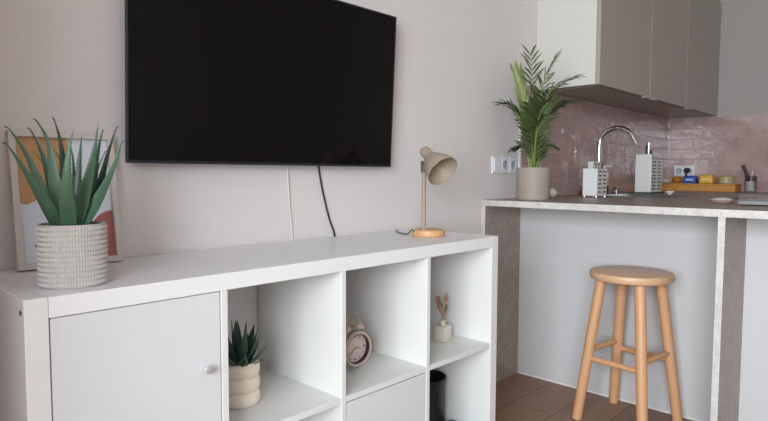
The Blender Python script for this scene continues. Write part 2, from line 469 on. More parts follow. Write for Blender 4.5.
b = B(); tube(b, [(.843, -.006, 1.06), (.845, -.006, .98), (.851, -.006, .88), (.860, -.006, .80), (.863, -.0032, .70), (.863, -.0032, .55)], .0028, 10, smooth_n=6)
tag(obj('white_cord', b, 'cord_white', smooth=True), 'thin white cord hanging down the wall below the television', 'cord')
b = B(); tube(b, [(.970, -.006, 1.06), (.974, -.006, 1.0), (.992, -.006, .92), (1.020, -.006, .83), (1.040, -.006, .785), (1.046, -.0032, .74), (1.046, -.0032, .60)], .0030, 10, smooth_n=6)
tag(obj('black_cord', b, 'cord_black', smooth=True), 'black cord slanting down the wall below the television', 'cord')

# ------------------------------------------------------------------ picture leaning on the wall
FR = thing('picture_frame', 'white framed abstract print leaning on the wall behind the spiky green plant', 'picture', (.188, -.049, .7705))
FR.rotation_euler = (math.radians(-8.5), 0, 0)
fw2, fh = .113, .312
b = B()
for x0, x1, z0, z1 in ((-fw2, fw2, 0, .014), (-fw2, fw2, fh - .014, fh), (-fw2, -fw2 + .014, .014, fh - .014), (fw2 - .014, fw2, .014, fh - .014)):
    box(b, x0, x1, -.018, 0, z0, z1, .0012)
obj('frame', b, 'frame_white', FR)
b = B(); box(b, -fw2 + .012, fw2 - .012, -.006, -.002, .012, fh - .012); pr = obj('print', b, 'paper_white', FR)
def arc(cx, cz, rx, rz, a0, a1, n=24): return [(cx + rx * math.cos(math.radians(a0 + (a1 - a0) * k / n)), cz + rz * math.sin(math.radians(a0 + (a1 - a0) * k / n))) for k in range(n + 1)]
xa, xb, za, zb = -fw2 + .0142, fw2 - .0142, .0142, fh - .0142
b = B(); disc_poly(b, [(xa, zb), (xa, .150), (-.085, .146), (-.070, .152), (-.050, .166), (-.02, .19), (.004, .225), (.012, .262), (.010, zb)], -.0070, -.0055); o = obj('tan_shape', b, 'paper_tan', pr)
b = B(); disc_poly(b, [(xb, za)] + [(xb, .125)] + arc(xb, .045, .062, .08, 90, 180) + [(xb - .066, za)], -.0070, -.0055); obj('red_shape', b, 'paper_red', pr)
b = B()
for x, z, s in ((-.066, .078, 1), (-.058, .070, 1.2), (-.072, .052, .8)):
    disc_poly(b, [(x - .006 * s, z + .002 * s), (x, z + .001), (x + .002 * s, z + .006 * s), (x + .003 * s, z + .001), (x + .007 * s, z - .001), (x + .001 * s, z - .003 * s)], -.0072, -.0055)
obj('bird_mark', b, 'ink', pr)
b = B(); box(b, -fw2 + .013, fw2 - .013, -.0095, -.0080, .013, fh - .013); obj('pane', b, 'glass', FR)

# ------------------------------------------------------------------ aloe
AL = thing('aloe_plant', 'spiky green aloe in a round off white pot with grooved weave pattern', 'plant', (.113, -.291, .7694))
R0 = .0595
b = B()
prof = [(.001, 0), (R0 - .003, 0), (R0, .003)]
rows = 12; hh = .114
b2 = B()
# body
prof += [(R0, .117), (R0 - .001, .1195), (R0 - .005, .1195), (R0 - .0065, .116), (R0 - .0065, .106), (.001, .106)]
lathe(b, prof, 64)
pot = obj('pot', b, 'pot_groove', AL, smooth=True)
for r in range(rows):
    z0 = .0035 + r * hh / rows; z1 = z0 + hh / rows - .0016
    n = 74
    for k in range(n):
        a0 = 2 * PI * (k + (.5 if r % 2 else 0) * 0) / n; aw = 2 * PI / n * .76
        ring = []
        bulge = .0022
        vs = []
        for zz, rr in ((z0, 0), (z0 + .0022, bulge), (z1 - .0022, bulge), (z1, 0)):
            for ang, q in ((a0, 0), (a0 + aw * .3, 1), (a0 + aw * .7, 1), (a0 + aw, 0)):
                rad = R0 + rr * q + .0001
                vs.append(b2.verts.new((rad * math.cos(ang), rad * math.sin(ang), zz)))
        for i in range(3):
            for j in range(3):
                b2.faces.new((vs[i * 4 + j], vs[i * 4 + j + 1], vs[i * 4 + j + 5], vs[i * 4 + j + 4]))
obj('raised_weave', b2, 'pot_weave', pot, smooth=True)
b = B(); lathe(b, [(.001, .104), (R0 - .007, .108), (.03, .112), (.001, .114)], 32); obj('soil', b, 'soil', AL, smooth=True)
ALOE = [
 [(-0.014,-0.003,0.121),(-0.049,-0.023,0.166),(-0.083,-0.033,0.227),(-0.113,-0.033,0.269)],
 [(-0.007,0.007,0.120),(-0.031,0.027,0.173),(-0.057,0.037,0.250),(-0.093,0.037,0.303)],
 [(-0.003,0.007,0.120),(-0.014,0.037,0.183),(-0.024,0.057,0.252),(-0.045,0.077,0.305)],
 [(0.000,0.007,0.120),(-0.019,0.007,0.193),(-0.027,0.007,0.270),(-0.053,0.007,0.317)],
 [(0.007,0.017,0.119),(0.008,0.037,0.192),(0.006,0.047,0.272),(-0.009,0.047,0.325)],
 [(-0.003,-0.013,0.121),(-0.016,-0.048,0.184),(-0.015,-0.058,0.250),(-0.005,-0.058,0.298)],
 [(0.018,0.027,0.118),(0.030,0.037,0.182),(0.038,0.042,0.243),(0.045,0.047,0.294)],
 [(0.008,-0.003,0.120),(0.028,-0.013,0.183),(0.047,-0.008,0.252),(0.060,-0.003,0.319)],
 [(0.015,0.007,0.119),(0.054,0.027,0.182),(0.071,0.037,0.254),(0.094,0.057,0.308)],
 [(0.019,0.007,0.119),(0.066,0.027,0.181),(0.091,0.037,0.254),(0.116,0.037,0.316)],
 [(0.014,-0.008,0.120),(0.051,-0.023,0.171),(0.077,-0.033,0.233),(0.098,-0.033,0.281)],
 [(0.000,0.017,0.120),(0.003,0.057,0.162),(-0.008,0.077,0.218),(-0.038,0.077,0.256)],
 [(0.011,0.017,0.119),(0.003,0.057,0.172),(0.015,0.077,0.233),(0.000,0.087,0.267)],
 [(0.018,0.017,0.118),(0.060,0.057,0.160),(0.085,0.077,0.223),(0.107,0.077,0.264)],
 [(0.021,0.037,0.117),(0.038,0.077,0.181),(0.044,0.097,0.244),(0.041,0.107,0.286)],
]
mi_of = [0, 0, 1, 0, 1, 0, 1, 0, 1, 1, 0, 2, 1, 1, 1]
b = B()
for k, Lf in enumerate(ALOE):
    pts = [Vector(p) + Vector((-.006, .003, 0)) for p in Lf]
    pts[0].z -= .016
    if k not in (5, 6, 7):
        o_ = Vector((pts[3].x, pts[3].y * .3, 0)).normalized()
        pts.insert(3, pts[2].lerp(pts[3], .78) + Vector((0, 0, .0045)) - o_ * .002)
    f = Vector((-pts[2].x * 5 - .35, -pts[2].y * 3 - .55, .25))
    wmax = .0295 if k in (0, 3, 5, 7, 10) else .0235
    if k in (11, 12, 13, 14): wmax = .013
    wf = lambda t, wm=wmax: wm * ((.94 + .24 * t if t < .25 else (.985 * (1 - (t - .25) / .75) ** 1.1 + .015)) if t < .9 else .122 * (1 - t) / .1 * .86 + .015)
    tf = lambda t, wm=wmax: wm * .30 * (1 - .93 * t)
    blade(b, pts, wf, tf, f, mi=mi_of[k], n=7, teeth=1)
obj('leaves', b, ['aloe', 'aloe_dark', 'aloe_pale'], AL, smooth=True)

# ------------------------------------------------------------------ desk lamp
LP = thing('table_lamp', 'beige metal table lamp with tilted shade and round wooden foot on the shelving unit', 'lamp', (1.297, -.215, .7694))
b = B(); lathe(b, [(.001, 0), (.053, 0), (.0565, .003), (.0575, .013), (.055, .021), (.051, .0235), (.001, .0235)], 48); obj('foot', b, 'bamboo', LP, smooth=True)
px_, py_ = -.030, -.002
b = B(); tube(b, [(px_, py_, .0225), (px_, py_, .262)], .0074, 18); lathe(b, [(.012, .0230), (.012, .027), (.008, .030)], 24, (px_, py_, 0)); obj('pole', b, 'beige_metal', LP, smooth=True)
ax = Vector((-.13, -.79, -.60)).normalized()
cap = Vector((px_ - .011, py_ - .004, .301))
# bracket at the pole top
b = B(); box(b, px_ - .0085, px_ + .0085, py_ - .009, py_ + .009, .222, .262, .002); lathe(b, [(.006, -.013), (.006, .013)], 16, (px_, py_, .252), (1, 0, 0)); br_ = obj('joint', b, 'joint_grey', LP); br_['label'] = 'grey joint at the top of the pole'
b = B()
out = [(.001, 0), (.010, .001), (.0165, .005), (.0195, .011), (.0205, .020), (.0210, .040), (.0225, .050), (.031, .066), (.043, .086), (.053, .108), (.0585, .128), (.0600, .140)]
inn = [(.0585, .140), (.0570, .128), (.0515, .108), (.0415, .087), (.0295, .068), (.0205, .052), (.0185, .046), (.001, .045)]
lathe(b, [(r_ * .94, h_ * .90) for r_, h_ in out + inn], 48, cap, ax); shade = obj('lamp_shade', b, 'beige_metal', LP, smooth=True)
b = B(); lathe(b, [(.010, .046), (.010, .056), (.012, .060), (.016, .068), (.017, .075), (.013, .084), (.001, .089)], 24, cap, ax); obj('bulb', b, 'beige_inside', shade, smooth=True)
# short link between pole top and the shade neck
b = B(); tube(b, [Vector((px_, py_, .255)), Vector((px_, py_, .255)).lerp(cap + ax * .035, .75)], .005, 10); obj('joint', b, 'beige_metal', LP)
b = B(); tube(b, [(-.046, .020, .012), (-.054, .027, .022), (-.050, .038, .020), (-.042, .056, .009), (-.030, .080, .0033), (-.01, .130, .0033), (.02, .170, .0033), (.05, .200, .0033)], .0026, 10, smooth_n=7)
cd = obj('power_cord', b, 'joint_grey', LP, smooth=True)

# ------------------------------------------------------------------ succulent in the second column
SC = thing('potted_succulent', 'small rosette succulent in a cream pot of stacked rings inside the open cube', 'plant', (.526, -.222, .3932)); SC.scale = (1.06, 1.06, 1.08)
b = B(); pr = [(.001, 0), (.040, 0)]
for r in range(3):
    zc = .018 + r * .034
    for a in range(-80, 81, 20): pr.append((.0395 + .0085 * math.cos(math.radians(a)), zc + .017 * math.sin(math.radians(a))))
pr += [(.040, .1035), (.037, .1030), (.036, .090), (.001, .090)]
lathe(b, pr, 48); obj('pot', b, 'pot_cream', SC, smooth=True)
b = B(); lathe(b, [(.001, .088), (.035, .092), (.001, .097)], 24); obj('soil', b, 'soil', SC)
b = B(); rnd = random.Random(3)
for ring, (cnt, lean, ln, w0) in enumerate(((5, .12, .105, .020), (8, .55, .098, .023), (9, 1.0, .080, .024), (8, 1.2, .058, .021))):
    for k in range(cnt):
        a = 2 * PI * k / cnt + ring * .4 + rnd.uniform(-.12, .12)
        l = ln * rnd.uniform(.88, 1.12); le = lean * rnd.uniform(.9, 1.1)
        d = Vector((math.cos(a), math.sin(a), 0))
        p0 = Vector((0, 0, .090)) + d * .008
        p1 = p0 + (d * math.sin(le) + Vector((0, 0, math.cos(le)))) * l * .45
        p2 = p0 + (d * math.sin(le * .85) + Vector((0, 0, math.cos(le * .85)))) * l
        wf = lambda t, w=w0: w * (.6 + 1.1 * t if t < .4 else 1.04 * (1 - ((t - .4) / .6) ** 1.8) + .015)
        blade(b, [p0, p1, p2], wf, lambda t: .0055 * (1 - .85 * t), Vector((0, 0, 1)) * .9 - d * .9, n=6)
obj('leaves', b, 'succulent', SC, smooth=True)

# ------------------------------------------------------------------ alarm clock
CK = thing('alarm_clock', 'small dusty pink twin bell alarm clock standing in an open cube', 'clock', (.912, -.235, .3960), math.radians(-4)); CK.scale = (1.1, 1.1, 1.1)
zc, rc = .058, .047
b = B(); lathe(b, [(.001, -.024), (.030, -.024), (.044, -.016), (rc, -.006), (rc, .018), (rc + .002, .022), (rc + .0005, .026), (rc - .0055, .026), (rc - .006, .022), (rc - .006, .010), (.001, .010)], 48, (0, 0, zc), (0, -1, 0))
obj('case', b, 'clock_pink', CK, smooth=True)
b = B(); lathe(b, [(rc - .0064, .0101), (rc - .0064, .0245), (rc - .0078, .0245), (rc - .0078, .0101)], 48, (0, 0, zc), (0, -1, 0), close=False); obj('rim_lining', b, 'clock_dark', CK, smooth=True)
b = B(); lathe(b, [(.001, .0098), (rc - .0078, .0098), (rc - .0078, .0112), (.001, .0112)], 48, (0, 0, zc), (0, -1, 0)); fc = obj('dial', b, 'clock_face', CK)
b = B()
for k in range(12):
    a = 2 * PI * k / 12; r1 = .0325; s = .0030 if k % 3 == 0 else .0018
    x, z = r1 * math.sin(a), zc + r1 * math.cos(a)
    lathe(b, [(s, .0110), (s, .0118)], 8, (x, 0, z), (0, -1, 0))
obj('hour_mark', b, 'clock_dark', fc)
for ang, ln in ((100, .018), (228, .027)):
    a = math.radians(ang); e = Vector((math.sin(a), 0, math.cos(a)))
    b = B(); tube(b, [Vector((0, -.0130, zc)) - e * .005, Vector((0, -.0130, zc)) + e * ln], .0012, 6); obj('clock_hand', b, 'brass', CK)
b = B(); lathe(b, [(.0028, .011), (.0028, .0150)], 12, (0, 0, zc), (0, -1, 0)); obj('hand_cap', b, 'brass', CK)
for s in (-1, 1):
    c0 = Vector((s * .021, 0, zc + .044)); d = Vector((s * .38, 0, .92)).normalized()
    b = B(); lathe(b, [(.0025, -.004), (.0025, .006), (.0155, .006), (.0160, .009), (.0135, .014), (.0075, .0180), (.003, .019), (.003, .022), (.001, .0225)], 28, c0, d); obj('bell', b, 'clock_pink', CK, smooth=True)
    b = B(); c0 = Vector((s * .028, 0, zc - .036)); tube(b, [c0, c0 + Vector((s * .010, 0, -.0215))], lambda t: .0042 - .0012 * t, 12); obj('foot', b, 'clock_pink', CK, smooth=True)
b = B(); tube(b, [(0, 0, zc + .045), (0, 0, zc + .060)], .0018, 8); tube(b, [(-.008, 0, zc + .062), (.008, 0, zc + .062)], .0030, 8); obj('hammer', b, 'brass', CK)
b = B(); tube(b, [(-.021, 0, zc + .066)] + [(-.021 * math.cos(PI * k / 10), 0, zc + .070 + .024 * math.sin(PI * k / 10)) for k in range(11)] + [(.021, 0, zc + .066)], .0016, 10); obj('handle', b, 'brass', CK, smooth=True)

# ------------------------------------------------------------------ little bottle with dried flowers
VS = thing('bottle_vase', 'small square cream bottle with dried flowers in the right open cube', 'vase', (1.344, -.245, .3932), math.radians(8))
b = B(); box(b, -.024, .024, -.024, .024, 0, .056, .004, seg=3); lathe(b, [(.011, .055), (.009, .058), (.009, .068), (.0115, .070), (.0115, .074), (.007, .074), (.007, .060)], 24); obj('bottle', b, 'vase', VS, smooth=True)
FL = thing('dried_flowers', 'bunch of dried beige and red flowers standing in the small square bottle', 'dried flowers', (1.344, -.245, .4557), math.radians(8))
rnd = random.Random(11)
b = B(); b2 = B(); b3 = B()
for k in range(11):
    a = rnd.uniform(0, 2 * PI); le = rnd.uniform(.08, .50); l = rnd.uniform(.060, .100)
    d = Vector((math.cos(a) * math.sin(le), math.sin(a) * math.sin(le), math.cos(le)))
    p0 = Vector((math.cos(a) * .003, math.sin(a) * .003, 0)); p1 = p0 + d * l
    tube(b, [p0, p0 + Vector((0, 0, .016)), p1], .0011, 6)
    tgt = (b, b2, b3, b)[k % 4]
    wf = lambda t: .013 * math.sin(PI * min(1, .12 + t * .88)) + .001
    blade(tgt, [p1 - d * .020, p1 - d * .004, p1 + d * .012], wf, lambda t: .003, Vector((-.6, -.8, .1)), n=4)
    if k % 2 == 0: lathe(b2, [(.001, -.004), (.005, -.001), (.006, .003), (.003, .007), (.001, .008)], 10, p0 + d * l * .62, d)
obj('stalks', b, 'dry_beige', FL, smooth=True); obj('blossoms', b2, 'dry_red', FL, smooth=True); obj('dried_leaves', b3, 'dry_green', FL, smooth=True)

# ------------------------------------------------------------------ black bin + folded cloth, bottom right cube
BN = thing('waste_bin', 'black cylindrical bin standing in the lower right cube', 'bin', (1.330, -.185, .0382))
b = B(); lathe(b, [(.001, 0), (.064, 0), (.066, .003), (.068, .204), (.070, .206), (.070, .212), (.066, .212), (.0645, .204), (.062, .01), (.001, .01)], 40); obj('bin_body', b, 'bin_black', BN, smooth=True)
b = B(); lathe(b, [(.0705, .194), (.0722, .198), (.0722, .212), (.0695, .215), (.0685, .2125)], 40, close=False); obj('bin_rim', b, 'bin_black', BN, smooth=True)
b = B(); box(b, -.045, .045, -.075, .075, 0, .022, .009, seg=3); box(b, -.043, .043, -.073, .073, .0225, .043, .009, seg=3)
for v in b.verts: v.co.z += .002 * math.sin(v.co.x * 60 + v.co.y * 40) if v.co.z > .03 else 0
tag(obj('folded_cloth', b, 'cloth_blue', smooth=True, loc=(1.375, -.305, .0382)), 'folded blue grey cloth lying in front of the black bin', 'cloth')

# ------------------------------------------------------------------ kitchen: worktop, legs, panel, cabinets
XF, XP, YLEG, YEND = 1.93, 2.236, -.966, -1.85
WK = thing('worktop', 'speckled stone worktop running as a breakfast bar to the wall and under the sink', 'worktop', (0, 0, 0))
T0, T1 = WT - .026, WT
SX0, SX1, SY0, SY1 = 2.80, 3.24, -.50, -.125     # sink cut-out
outer = [(XF, YEND), (2.87, YEND), (2.87, -.62), (3.78, -.62), (3.78, -2.0), (XR, -2.0), (XR, 0), (XF, 0)]
SYB, XRB = -.002, XR - .002
b = B()
def slab(x0, x1, y0, y1): box(b, x0, x1, y0, y1, T0, T1)
slab(XF, 2.80, YEND, SYB); slab(2.80, 2.87, YEND, SY0); slab(2.87, XRB, -.62, SY0); slab(SX0, XRB, SY1, SYB); slab(SX1, XRB, SY0, SY1); slab(3.78, XRB, -2.0, -.62)
edge_faces(b); obj('top_slab', b, ['worktop', 'worktop_edge'], WK)
b = B(); box(b, XF, XP - .001, -.026, -.002, 0, T0 - .0003); edge_faces(b); tag(obj('support_panel', b, ['worktop', 'worktop_edge']), 'speckled stone support panel of the bar standing against the back wall', 'support panel')
b = B(); box(b, XF, XP - .001, YLEG - .022, YLEG, 0, T0 - .0003); edge_faces(b); tag(obj('support_panel', b, ['worktop', 'worktop_edge']), 'speckled stone support panel of the bar standing right of the stool', 'support panel')

PC = thing('bar_cabinet', 'pale grey panelled base cabinet under the breakfast bar behind the stool', 'cabinet', (0, 0, 0))
b = B(); box(b, XP, XP + .018, YEND + .02, -.003, .0, T0 - .001); obj('back_panel', b, 'bar_panel', PC)
b = B(); box(b, XP + .0185, 2.84, YEND + .02, -.625, .10, T0 - .001); obj('carcass', b, 'bar_panel', PC)
b = B(); box(b, XP - .0035, XP, -.955, -.028, 0, .006); obj('base_strip', b, 'white_lac', PC)
BC = thing('sink_cabinet', 'grey base cabinet row under the sink worktop', 'cabinet', (0, 0, 0))
b = B(); box(b, 2.86, XR - .003, -.60, -.003, .10, .60); obj('carcass', b, 'kitchen_front', BC)
for k in range(3):
    b = B(); box(b, 2.86 + k * .3, 2.86 + k * .3 + .295, -.619, -.601, .11, T0 - .02, .001); obj('door', b, 'kitchen_front', BC)
b = B(); box(b, 3.82, XR - .003, -1.98, -.63, .10, T0 - .001); o = tag(obj('base_cabinet', b, 'kitchen_front'), 'grey base cabinet under the worktop along the right wall', 'cabinet')

SK = thing('sink', 'small inset steel sink in the worktop below the curved tap', 'sink', (0, 0, WT))
b = B()
def frame_rect(bm, x0, x1, y0, y1, z0, z1, t):
    for a in ((x0, x1, y0, y0 + t), (x0, x1, y1 - t, y1), (x0, x0 + t, y0 + t, y1 - t), (x1 - t, x1, y0 + t, y1 - t)):
        box(bm, a[0], a[1], a[2], a[3], z0, z1)
frame_rect(b, SX0 - .015, SX1 + .015, SY0 - .015, SY1 + .015, .0002, .003, .017)
obj('rim', b, 'steel', SK)
b = B(); frame_rect(b, SX0 + .001, SX1 - .001, SY0 + .001, SY1 - .001, -.17, .001, .0015); box(b, SX0 + .001, SX1 - .001, SY0 + .001, SY1 - .001, -.172, -.17); obj('basin', b, 'steel', SK)
b = B(); lathe(b, [(.04, -.1699), (.04, -.1675), (.03, -.1675), (.028, -.1695)], 24, ((SX0 + SX1) / 2, -.31, 0)); obj('drain', b, 'chrome', SK)

FA = thing('kitchen_tap', 'tall chrome swan neck tap arching over the sink', 'tap', (3.012, -.075, WT))
b = B(); lathe(b, [(.001, 0), (.026, 0), (.026, .006), (.021, .010), (.021, .055), (.0165, .062), (.001, .062)], 28); obj('tap_base', b, 'chrome', FA, smooth=True)
pts = [(0, 0, .055), (0, 0, .16), (0, 0, .262)]
for k in range(1, 10):
    a = PI * .9 * k / 9
    pts.append((0, -.100 + .100 * math.cos(a), .282 + .098 * math.sin(a)))
pts += [(0, -.211, .285)]
b = B(); tube(b, pts, .0125, 18, smooth_n=4); obj('spout', b, 'chrome', FA, smooth=True)
b = B(); tube(b, [(.018, 0, .040), (.040, 0, .044)], .010, 14); tube(b, [(.040, 0, .046), (.052, -.002, .085)], .004, 10); obj('lever', b, 'chrome', FA, smooth=True)

# upper cabinets
UC = thing('wall_cabinet', 'light grey handleless wall cabinet with three tall doors above the sink tiles', 'cabinet', (0, 0, 0))
UZ0, UZ1, UX0, UD = 1.412, 2.20, 2.405, -.31
b = B(); box(b, UX0, UX0 + .018, UD, -.001, UZ0, UZ1, .0008); obj('side_panel', b, 'kitchen_side', UC)
b = B(); box(b, UX0 + .0185, XR - .001, UD + .004, -.0095, UZ0 + .002, UZ1); obj('carcass', b, 'kitchen_front', UC)
dx = [UX0, 3.058, 3.682, XR - .002]
for k in range(3):
    x0, x1 = dx[k] + (.000 if k == 0 else .0025), dx[k + 1] - .0025
    b = B(); box(b, x0, x1, UD - .021, UD - .001, UZ0 - .003, UZ1 - .001, .0012); dd = obj('door', b, 'kitchen_front', UC)
for x in dx[1:3]:
    b = B(); box(b, x - .0022, x + .0022, UD - .018, UD - .001, UZ0 - .002, UZ1 - .001); obj('door_edge', b, 'plastic_white', UC)
for x in (2.975, 3.080, 3.70):
    b = B(); box(b, x - .0, x + .075, UD - .028, UD - .004, UZ0 - .012, UZ0 - .0035, .002); obj('finger_pull', b, 'kitchen_front', UC)
b = B(); box(b, dx[0] + .05, XR - .004, UD + .02, -.03, UZ0 - .002, UZ0 + .0018); obj('bottom_board', b, 'kitchen_front', UC)

# ------------------------------------------------------------------ stool
ST = thing('bar_stool', 'round topped light wooden stool with four splayed legs at the bar', 'stool', (2.04, -.64, 0), -.14)
SH = .606
b = B(); lathe(b, [(.001, SH - .030), (.145, SH - .032), (.1530, SH - .028), (.156, SH - .020), (.156, SH - .009), (.1535, SH - .002), (.148, SH), (.001, SH)], 64); obj('seat', b, 'pine_seat', ST, smooth=True)
feet = []
for a in (135, 45, -135, -45):
    u = Vector((math.cos(math.radians(a)), math.sin(math.radians(a)), 0))
    p0, p1 = u * .195, u * .112 + Vector((0, 0, SH - .028))
    feet.append((p0, p1))
    b = B(); tube(b, [p0, p0.lerp(p1, .02), p0.lerp(p1, .5), p1], [.0185, .0198, .0208, .0208], 20)
    lg = obj('leg', b, 'pine', ST, smooth=True)
def rung(i, j, z):
    a = feet[i][0].lerp(feet[i][1], z / (SH - .028)); c = feet[j][0].lerp(feet[j][1], z / (SH - .028))
    b = B(); tube(b, [a.lerp(c, .04), a.lerp(c, .5), a.lerp(c, .96)], [.0105, .0125, .0105], 14); obj('rung', b, 'pine', ST, smooth=True)
rung(0, 2, .253); rung(1, 3, .253); rung(0, 1, .285); rung(2, 3, .285)

# ------------------------------------------------------------------ palm
PA = thing('potted_palm', 'feathery green palm in a plain beige pot on the breakfast bar', 'plant', (2.106, -.165, WT))
b = B(); lathe(b, [(.001, 0), (.069, 0), (.073, .004), (.0755, .140), (.0750, .147), (.0715, .147), (.0700, .125), (.001, .125)], 48); obj('pot', b, 'pot_beige', PA, smooth=True)
b = B(); lathe(b, [(.001, .122), (.0695, .128), (.001, .134)], 28); obj('soil', b, 'soil', PA)
PALM = [
 [(0.011,0.000,0.157),(-0.005,0.000,0.358),(-0.029,-0.010,0.510),(-0.088,-0.030,0.668)],
 [(0.029,0.000,0.157),(0.012,-0.030,0.358),(-0.034,-0.100,0.477),(0.008,-0.210,0.544)],
 [(-0.016,0.000,0.156),(-0.057,0.000,0.333),(-0.104,0.000,0.460),(-0.141,0.020,0.582)],
 [(-0.024,0.000,0.156),(-0.031,0.030,0.314),(-0.069,0.060,0.411),(-0.125,0.078,0.436)],
 [(0.002,-0.020,0.157),(0.012,-0.050,0.334),(-0.014,-0.110,0.416),(0.069,-0.170,0.449)],
 [(0.002,-0.010,0.157),(-0.007,-0.030,0.378),(-0.033,-0.070,0.525),(0.003,-0.110,0.645)],
 [(-0.007,0.000,0.157),(0.011,0.040,0.371),(-0.003,0.050,0.497),(-0.007,0.070,0.597)],
 [(-0.024,0.000,0.156),(-0.030,0.015,0.226),(-0.050,0.030,0.240),(-0.082,0.045,0.232)],
 [(0.002,-0.020,0.157),(-0.010,-0.050,0.225),(-0.020,-0.080,0.243),(-0.012,-0.115,0.238)],
 [(-0.042,-0.030,0.156),(-0.128,-0.090,0.302),(-0.162,-0.130,0.380),(-0.174,-0.180,0.424)],
 [(0.002,0.000,0.157),(0.015,0.030,0.271),(0.002,0.050,0.353),(-0.018,0.070,0.407)],
 [(0.002,-0.010,0.157),(0.014,-0.030,0.313),(-0.009,-0.070,0.389),(0.021,-0.120,0.427)],
 [(-0.031,-0.030,0.156),(-0.079,-0.060,0.241),(-0.128,-0.100,0.309),(-0.144,-0.130,0.348)],
 [(-0.031,-0.030,0.156),(-0.096,-0.050,0.262),(-0.149,-0.080,0.349),(-0.235,-0.110,0.410)],
 [(0.020,0.010,0.157),(0.064,0.040,0.322),(0.113,0.060,0.435),(0.176,0.070,0.510)],
]
pm = ['palm', 'palm_dark', 'palm_bright', 'palm_dark', 'palm_dark', 'palm', 'palm_bright', 'palm_dark', 'palm_dark', 'palm', 'palm', 'palm_dark', 'palm', 'palm', 'palm']
rnd = random.Random(5)
for k, Lf in enumerate(PALM):
    pts = [Vector(p) + Vector((-.012, .0, 0)) for p in Lf]
    pts[-1] = pts[-2].lerp(pts[-1], .90)
    base = Vector((pts[0].x * .8, pts[0].y * .8, .126))
    P = catmull([base] + pts[1:], 14); n = len(P)
    b = B(); tube(b, P, lambda t: .0034 * (1 - t) + .0009, 8, mi=1)
    i0 = int(n * (.16 if k in (8, 9, 10, 12, 13, 11) else .30))
    up_ = k in (2, 6)
    i = i0; step = 1
    while i < n - 1:
        t = (i - i0) / (n - i0)
        T = (P[min(i + 1, n - 1)] - P[i - 1]).normalized()
        S = T.cross(Vector((0, 0, 1)))
        if S.length < .25: S = T.cross(Vector((.7, -.7, 0)))
        S.normalize()
        out_ = Vector((.69, -.72, 0))
        if up_: S = (S * .3 + out_ * .7).normalized()
        ln = (.088 * (1 - .50 * t) + .016) * (.62 if k in (7, 8) else 1.12 if k in (0, 1, 3, 4, 5) else 1) * (1.0 if not up_ else .95)
        for s in (-1, 1):
            l = ln * rnd.uniform(.8, 1.15)
            ang = (.75 - .3 * t) * rnd.uniform(.7, 1.25) * (.5 if up_ else 1)
            d = (T * math.cos(ang) + S * s * math.sin(ang)).normalized()
            p0 = P[i]; g = Vector((0, 0, -1)) * l * rnd.uniform(.05, .42) * (.2 if up_ else 1)
            q1 = p0 + d * l * .5 + g * .2; q2 = p0 + d * l + g
            wv = (T.cross(d)).normalized().cross(d).normalized() * rnd.uniform(.0028, .0046)
            nn = d.cross(wv).normalized() * .0012
            vs = []
            for c, ww in ((p0, .25), (p0.lerp(q1, .5) - nn, .9), (q1, 1), (q1.lerp(q2, .55), .7)):
                vs.append((b.verts.new(c + wv * ww), b.verts.new(c - nn * 2 * ww), b.verts.new(c - wv * ww)))
            tip = b.verts.new(q2)
            for a_, c_ in zip(vs[:-1], vs[1:]):
                b.faces.new((a_[0], a_[1], c_[1], c_[0])); b.faces.new((a_[1], a_[2], c_[2], c_[1]))
            b.faces.new((vs[-1][0], vs[-1][1], tip)); b.faces.new((vs[-1][1], vs[-1][2], tip))
        i += 2 if k in (0, 1, 3, 4, 5) else 1
    obj('frond', b, [pm[k], 'palm_stem'], PA, smooth=True)
b = B()
for k in range(16):
    a = rnd.uniform(0, 2 * PI); r = rnd.uniform(.005, .034); e = Vector((math.cos(a), math.sin(a), 0))
    tube(b, [e * r + Vector((0, 0, .126)), e * (r * 1.15) + Vector((0, 0, .20)), e * (r * 1.6) + Vector((0, 0, rnd.uniform(.26, .34)))], lambda t: .0042 * (1 - .55 * t), 8)
obj('stems', b, 'palm_stem', PA, smooth=True)

# ------------------------------------------------------------------ wall sockets
def socket_plate(root, x, kind):
    b = B(); box(b, x - .034, x + .034, -.010, 0, -.040, .040, .003, seg=3)
    pl = obj('cover_plate', b, 'socket', root)
    if kind == 'switch':
        b = B(); box(b, x - .026, x + .026, -.0145, -.0095, -.030, .030, .002); obj('rocker', b, 'socket', root)
    else:
        b = B(); lathe(b, [(.0260, .0102), (.0255, .0125), (.0225, .0125), (.0215, .0100)], 32, (x, 0, 0), (0, -1, 0), close=False); obj('socket_ring', b, 'socket', root, smooth=True)
        b = B(); lathe(b, [(.001, .0100), (.0222, .0100), (.0222, .0108), (.001, .0108)], 32, (x, 0, 0), (0, -1, 0)); obj('socket_well', b, 'socket_shade', root)
        b = B()
        for sx in (-.0095, .0095): lathe(b, [(.0026, .0105), (.0026, .0113)], 10, (x + sx, 0, 0), (0, -1, 0))
        lathe(b, [(.0022, .0105), (.0022, .018)], 10, (x, 0, .012), (0, -1, 0))
        obj('socket_hole', b, 'clock_dark', root)
SO = thing('wall_socket', 'white triple socket and switch plate on the wall left of the palm', 'socket', (2.115, 0, 1.030))
socket_plate(SO, -.070, 'switch'); socket_plate(SO, 0, 's'); socket_plate(SO, .070, 's')
S2 = thing('wall_socket', 'white double socket on the pink tiles above the wooden box', 'socket', (XR - .008, -.128, 1.015), -PI / 2)
